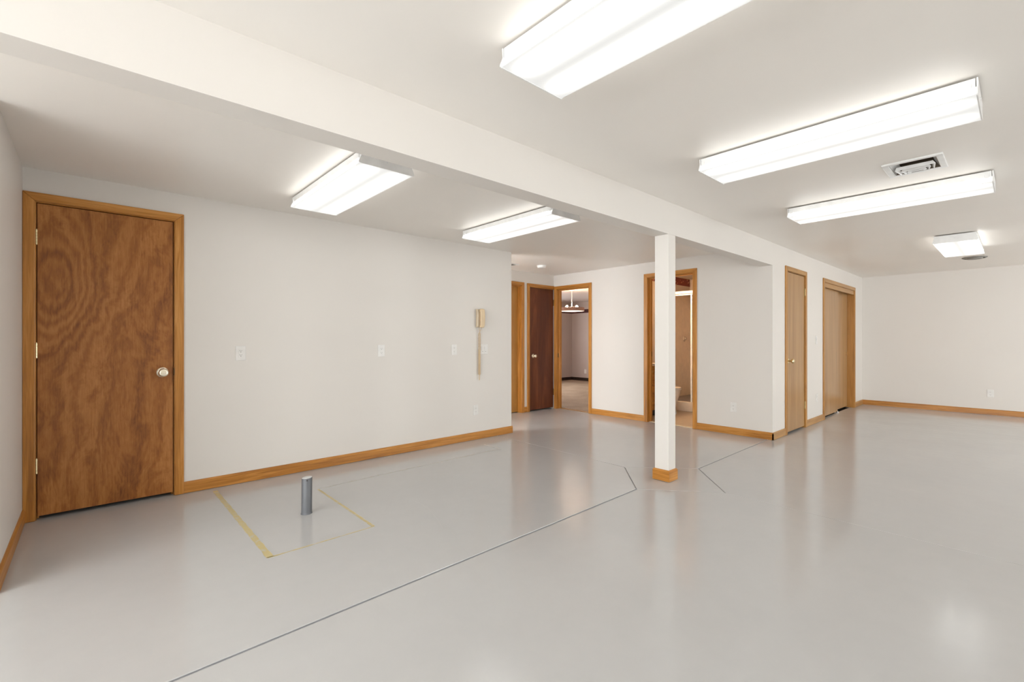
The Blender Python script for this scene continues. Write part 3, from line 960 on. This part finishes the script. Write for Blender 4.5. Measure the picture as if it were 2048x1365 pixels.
lo = [bm.verts.new(((R - 0.002) * math.cos(2 * math.pi * k / seg), (R - 0.002) * math.sin(2 * math.pi * k / seg), HP + 0.0002 + 0.10 * R * math.cos(2 * math.pi * k / seg))) for k in range(seg)]
hi = [bm.verts.new((0.7 * R * math.cos(2 * math.pi * k / seg), 0.7 * R * math.sin(2 * math.pi * k / seg), HP + 0.003 + 0.07 * R * math.cos(2 * math.pi * k / seg))) for k in range(seg)]
for k in range(seg): bm.faces.new((lo[k], lo[(k + 1) % seg], hi[(k + 1) % seg], hi[k]))
bm.faces.new(hi)
obj('cap', bm, 'pipe_top', e, smooth=True)
obj('rivet', lathe(B(), [(0, -R - 0.002), (0.004, -R - 0.001), (0.005, -R + 0.001)], 'y', 10, (-0.010, 0.0, HP - 0.012)), 'slot', e)

# ------------------------------------------------------------------ tape marks left on the floor
def strip(bm, a, b, w0, w1, z=0.0006):
    a, b = Vector(a), Vector(b)
    d = (b - a).normalized(); n = Vector((-d.y, d.x))
    N = max(2, int((b - a).length / 0.05)); prev = None
    for k in range(N + 1):
        u = k / N
        p = a.lerp(b, u); w = (w0 + (w1 - w0) * u) / 2 * (1 + 0.15 * math.sin(k * 2.3) * (0 < k < N))
        q = [bm.verts.new((*(p + n * w), 0.0002)), bm.verts.new((*(p + n * w), z)), bm.verts.new((*(p - n * w), z)), bm.verts.new((*(p - n * w), 0.0002))]
        if prev:
            for i in range(3): bm.faces.new((prev[i], prev[i + 1], q[i + 1], q[i]))
        prev = q
    return bm
e = empty('tape_outline', Matrix.Identity(4), 'yellowed tape outline on the grey floor around the pipe', 'tape mark')
for a, b, w0, w1, m in (((0.706, 4.18), (0.709, 2.705), 0.030, 0.034, 'tape'), ((0.695, 2.705), (1.310, 2.718), 0.012, 0.009, 'tape'),
                        ((1.304, 2.722), (1.309, 3.685), 0.020, 0.016, 'tape'), ((1.305, 3.690), (1.75, 3.717), 0.012, 0.012, 'tape_faint'),
                        ((1.75, 3.717), (3.250, 3.757), 0.012, 0.012, 'tape_faint'), ((3.245, 3.757), (3.233, 4.02), 0.016, 0.016, 'tape_faint')):
    obj('tape_strip', strip(B(), a, b, w0, w1), m, e)

# ------------------------------------------------------------------ bedroom beyond the doorway
BX1, BY0, BY1, BZ = 10.45, 4.32, 8.88, 2.26
bm = B(); bx(bm, XB + 0.055, BX1 + 0.1, BY0 - 0.05, BY1 + 0.1, -0.10, 0.004)
struct('floor_bedroom', bm, 'carpet', 'beige carpet of the bedroom', 'floor')
bm = B(); bx(bm, XB + T, BX1 + 0.1, BY0, BY1 + 0.1, BZ, BZ + 0.2)
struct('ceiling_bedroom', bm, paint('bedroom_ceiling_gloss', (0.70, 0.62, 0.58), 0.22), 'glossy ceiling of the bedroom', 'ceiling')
bm = B(); bx(bm, BX1, BX1 + 0.1, BY0 - 0.1, BY1 + 0.1, 0, BZ + 0.1)
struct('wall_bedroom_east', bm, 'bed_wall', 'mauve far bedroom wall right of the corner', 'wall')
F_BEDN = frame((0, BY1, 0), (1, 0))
BED_FILL_WIN = (6.2, 8.9, 0.75, 2.0)  # unseen glazing added to give the bedroom ambient daylight
wall('wall_bedroom_north', F_BEDN, XB, BX1 + 0.1, [BED_FILL_WIN], 'mauve far bedroom wall left of the corner', top=BZ + 0.1, mat='bed_wall', thick=0.12)
make_window(len(OPENINGS) + 1, F_BEDN, *BED_FILL_WIN)
ld = bpy.data.lights.new('window_portal', 'AREA')
ld.shape = 'RECTANGLE'; ld.size = BED_FILL_WIN[1] - BED_FILL_WIN[0]; ld.size_y = BED_FILL_WIN[3] - BED_FILL_WIN[2]
ld.cycles.is_portal = True
lo = bpy.data.objects.new('window_portal', ld)
lo.location = ((BED_FILL_WIN[0] + BED_FILL_WIN[1]) / 2, BY1 + 0.13, (BED_FILL_WIN[2] + BED_FILL_WIN[3]) / 2)
lo.rotation_euler = (-math.pi / 2, 0, 0)
COL.objects.link(lo)
bm = B(); bx(bm, XB + T, BX1, 4.20 + 0.001, BY0, -0.05, BZ + 0.3)
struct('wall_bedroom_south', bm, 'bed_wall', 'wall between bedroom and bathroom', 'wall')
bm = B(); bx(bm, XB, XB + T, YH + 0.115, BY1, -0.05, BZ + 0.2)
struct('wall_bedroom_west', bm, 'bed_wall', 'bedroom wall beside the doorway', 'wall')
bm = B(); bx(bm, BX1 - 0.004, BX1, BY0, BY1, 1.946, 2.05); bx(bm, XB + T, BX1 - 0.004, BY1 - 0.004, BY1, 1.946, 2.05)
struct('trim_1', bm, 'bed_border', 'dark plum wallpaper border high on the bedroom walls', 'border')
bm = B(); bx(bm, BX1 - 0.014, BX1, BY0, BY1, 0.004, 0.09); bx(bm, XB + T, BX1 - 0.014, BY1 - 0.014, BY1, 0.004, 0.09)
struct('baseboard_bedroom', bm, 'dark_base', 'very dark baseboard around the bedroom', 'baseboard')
outlet(frame((BX1, 0, 0), (0, -1)), -8.38, 0.27, 'small outlet low on the bedroom wall seen through the doorway')

# pendant lamp
e = empty('pendant_lamp', Matrix.Translation((7.68, 6.53, BZ)), 'brown drum pendant lamp glowing in the bedroom', 'lamp')
zb, ztp, rr = 1.79 - BZ, 1.865 - BZ, 0.268
obj('canopy', lathe(B(), [(0, 0), (0.055, 0), (0.05, -0.02), (0.015, -0.03)], 'z', 24), 'white', e, smooth=True)
obj('stem', lathe(B(), [(0, -0.02), (0.007, -0.02), (0.007, zb + 0.01), (0, zb + 0.01)], 'z', 12), 'white', e, smooth=True)
obj('shade', lathe(B(), [(rr, zb), (rr, ztp), (rr - 0.004, ztp), (rr - 0.004, zb), (rr, zb)], 'z', 56), 'shade', e, smooth=True)
obj('diffuser', lathe(B(), [(0, zb - 0.012), (rr * 0.5, zb - 0.008), (rr - 0.006, zb + 0.004), (0, zb + 0.006)], 'z', 48), 'warm_diffuser', e, smooth=True)
bm = B(); bx(bm, -0.09, 0.09, -0.006, 0.006, ztp + 0.010, ztp + 0.018); bx(bm, -0.006, 0.006, -0.09, 0.09, ztp + 0.010, ztp + 0.018)
obj('spider', bm, 'white', e)
for bxo, byo in ((0.075, -0.075), (-0.075, 0.075)):
    obj('bulb', lathe(B(), [(0, -0.028), (0.02, -0.022), (0.028, 0.0), (0.022, 0.018), (0.010, 0.03), (0, 0.03)], 'z', 20, (bxo, byo, ztp + 0.018)), 'warm_bulb', e, smooth=True)

# ------------------------------------------------------------------ bathroom beyond the doorway
TY1, TY0, TX1, TZ = 4.20, 2.40, 8.32, 2.30
bm = B(); bx(bm, XB + 0.06, TX1 + 0.1, TY0 - 0.05, TY1, -0.10, 0.003)
struct('floor_bath', bm, 'bath_floor', 'tan vinyl floor of the bathroom', 'floor')
bm = B(); bx(bm, XB + T, TX1 + 0.1, TY0 - 0.1, TY1, TZ, TZ + 0.2)
struct('ceiling_bath', bm, 'bath_wall', 'peach lit ceiling of the bathroom', 'ceiling')
bm = B(); bx(bm, XB + T, TX1 + 0.1, TY1 - 0.012, TY1, -0.01, TZ + 0.1)
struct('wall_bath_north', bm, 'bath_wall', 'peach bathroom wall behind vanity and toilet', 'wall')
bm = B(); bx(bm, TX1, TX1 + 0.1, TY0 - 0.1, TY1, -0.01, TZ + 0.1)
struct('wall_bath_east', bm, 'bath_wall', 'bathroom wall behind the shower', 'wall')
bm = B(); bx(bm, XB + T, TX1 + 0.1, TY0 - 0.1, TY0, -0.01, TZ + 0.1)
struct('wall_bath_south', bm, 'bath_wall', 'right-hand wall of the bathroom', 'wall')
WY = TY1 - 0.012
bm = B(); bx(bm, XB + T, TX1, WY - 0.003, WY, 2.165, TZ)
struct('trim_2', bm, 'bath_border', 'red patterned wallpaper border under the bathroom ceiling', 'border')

# shower unit
e = empty('shower_stall', Matrix.Translation((7.15, 3.85, 0)), 'bone coloured shower stall with a white header rail in the bathroom', 'shower')
sy0, sy1 = 3.40 - 3.85, WY - 3.85      # local y range
dx = TX1 - 7.15
obj('curb', bx(B(), 0, 0.06, sy0, sy1 - 0.002, 0.003, 0.163), 'shower', e, bevel=0.012, seg=3)
obj('pan', bx(B(), 0.06, dx - 0.012, sy0, sy1 - 0.002, 0.003, 0.145), 'pan_grey', e)
bm = B(); bx(bm, 0.0, dx, sy1 - 0.012, sy1 - 0.001, 0.145, 1.93); bx(bm, dx - 0.012, dx - 0.001, sy0, sy1 - 0.012, 0.145, 1.93); bx(bm, 0.0, dx, sy0 - 0.012, sy0, 0.003, 1.93)
obj('surround', bm, 'shower', e)
bm = B(); bx(bm, 0.0, 0.035, sy0 - 0.012, sy1 - 0.001, 1.895, 1.915); bx(bm, -0.008, 0.04, sy0 - 0.012, sy1 - 0.001, 1.922, 1.965)
obj('header_rail', bm, 'header', e, bevel=0.003)
obj('side_rail', bx(B(), 0.0, 0.03, 3.575 - 3.85 - 0.012, 3.575 - 3.85 + 0.012, 0.163, 1.895), 'header', e, bevel=0.003)
obj('valve', lathe(B(), [(0, -0.050), (0.02, -0.048), (0.026, -0.02), (0.045, -0.014), (0.052, 0.0)], 'y', 28, (0.93, sy1 - 0.012, 1.19)), plain('satin_valve', (0.42, 0.34, 0.26, 1), 0.45, 0.3), e, smooth=True)

# toilet (bowl points to -Y, tank against the wall)
e = empty('toilet', Matrix.Translation((6.80, WY, 0)), 'bone coloured toilet beside the shower, mostly hidden by the post', 'toilet')
def ring_loft(bm, rings, seg=28):
    R_ = []
    for (cy, rx, ry, z) in rings:
        R_.append([bm.verts.new((rx * math.cos(2 * math.pi * k / seg), cy + ry * math.sin(2 * math.pi * k / seg), z)) for k in range(seg)])
    for A, C in zip(R_[:-1], R_[1:]):
        for k in range(seg): bm.faces.new((A[k], A[(k + 1) % seg], C[(k + 1) % seg], C[k]))
    bm.faces.new(R_[0][::-1]); bm.faces.new(R_[-1])
    return bm
obj('bowl', ring_loft(B(), [(-0.34, 0.11, 0.21, 0.003), (-0.34, 0.10, 0.19, 0.10), (-0.36, 0.12, 0.19, 0.20), (-0.38, 0.165, 0.215, 0.32), (-0.385, 0.18, 0.225, 0.385)]), 'toilet', e, smooth=True)
st = obj('seat', ring_loft(B(), [(-0.385, 0.186, 0.230, 0.386), (-0.385, 0.188, 0.232, 0.396), (-0.385, 0.184, 0.228, 0.404)]), 'toilet', e, smooth=True)
obj('lid', ring_loft(B(), [(-0.385, 0.180, 0.224, 0.405), (-0.385, 0.180, 0.224, 0.418), (-0.385, 0.168, 0.21, 0.426), (-0.385, 0.08, 0.10, 0.430)]), 'toilet', e, smooth=True)
obj('tank', bx(B(), -0.21, 0.21, -0.185, -0.01, 0.36, 0.72), 'toilet', e, bevel=0.02, seg=3)
obj('tank_lid', bx(B(), -0.222, 0.222, -0.197, -0.004, 0.72, 0.75), 'toilet', e, bevel=0.008)
bm = B(); bx(bm, -0.17, -0.10, -0.20, -0.186, 0.655, 0.672)
obj('flush_lever', bm, 'satin', e, bevel=0.003)

# vanity cabinet, mirror and light bar
e = empty('vanity_cabinet', Matrix.Translation((6.235, WY, 0)), 'oak bathroom vanity with drawers glimpsed left of the post', 'vanity')
obj('body', bx(B(), -0.255, 0.255, -0.43, -0.002, 0.10, 0.775), 'oak_z', e)
obj('toe_kick', bx(B(), -0.255, 0.255, -0.37, -0.002, 0.003, 0.10), 'dark_base', e)
top = obj('countertop', bx(B(), -0.262, 0.270, -0.45, -0.002, 0.775, 0.81), 'toilet', e, bevel=0.006)
for z0, z1 in ((0.62, 0.75), (0.38, 0.60), (0.13, 0.36)):
    d = obj('drawer', bx(B(), -0.235, 0.235, -0.448, -0.430, z0, z1), 'oak_x', e, bevel=0.004)
    obj('pull', lathe(B(), [(0, -0.472), (0.012, -0.468), (0.014, -0.460), (0.007, -0.452), (0.007, -0.446)], 'y', 16, (0, 0, (z0 + z1) / 2)), 'brass', d, smooth=True)
e = empty('bath_mirror', Matrix.Translation((6.235, WY, 1.0)), 'bathroom mirror above the vanity glimpsed left of the post', 'mirror')
obj('glass', bx(B(), -0.25, 0.25, -0.008, -0.001, 0.0, 0.78), plain('mirror_glass', (0.9, 0.9, 0.88, 1), 0.03, 1.0), e)
for z0 in (-0.012, 0.78):
    obj('frame_rail', bx(B(), -0.26, 0.26, -0.014, -0.001, z0, z0 + 0.012), 'satin', e)
e = empty('vanity_light', Matrix.Translation((6.235, WY, 1.93)), 'warm light bar above the bathroom mirror', 'light')
obj('bar', bx(B(), -0.25, 0.25, -0.035, -0.004, -0.05, 0.05), 'satin', e, bevel=0.004)
for k in range(3):
    x = -0.17 + 0.17 * k
    obj('globe', lathe(B(), [(0, -0.135), (0.025, -0.13), (0.043, -0.113), (0.05, -0.09), (0.043, -0.066), (0.022, -0.046), (0.018, -0.036)], 'y', 24, (x, 0, 0)), 'vanity_glow', e, smooth=True)
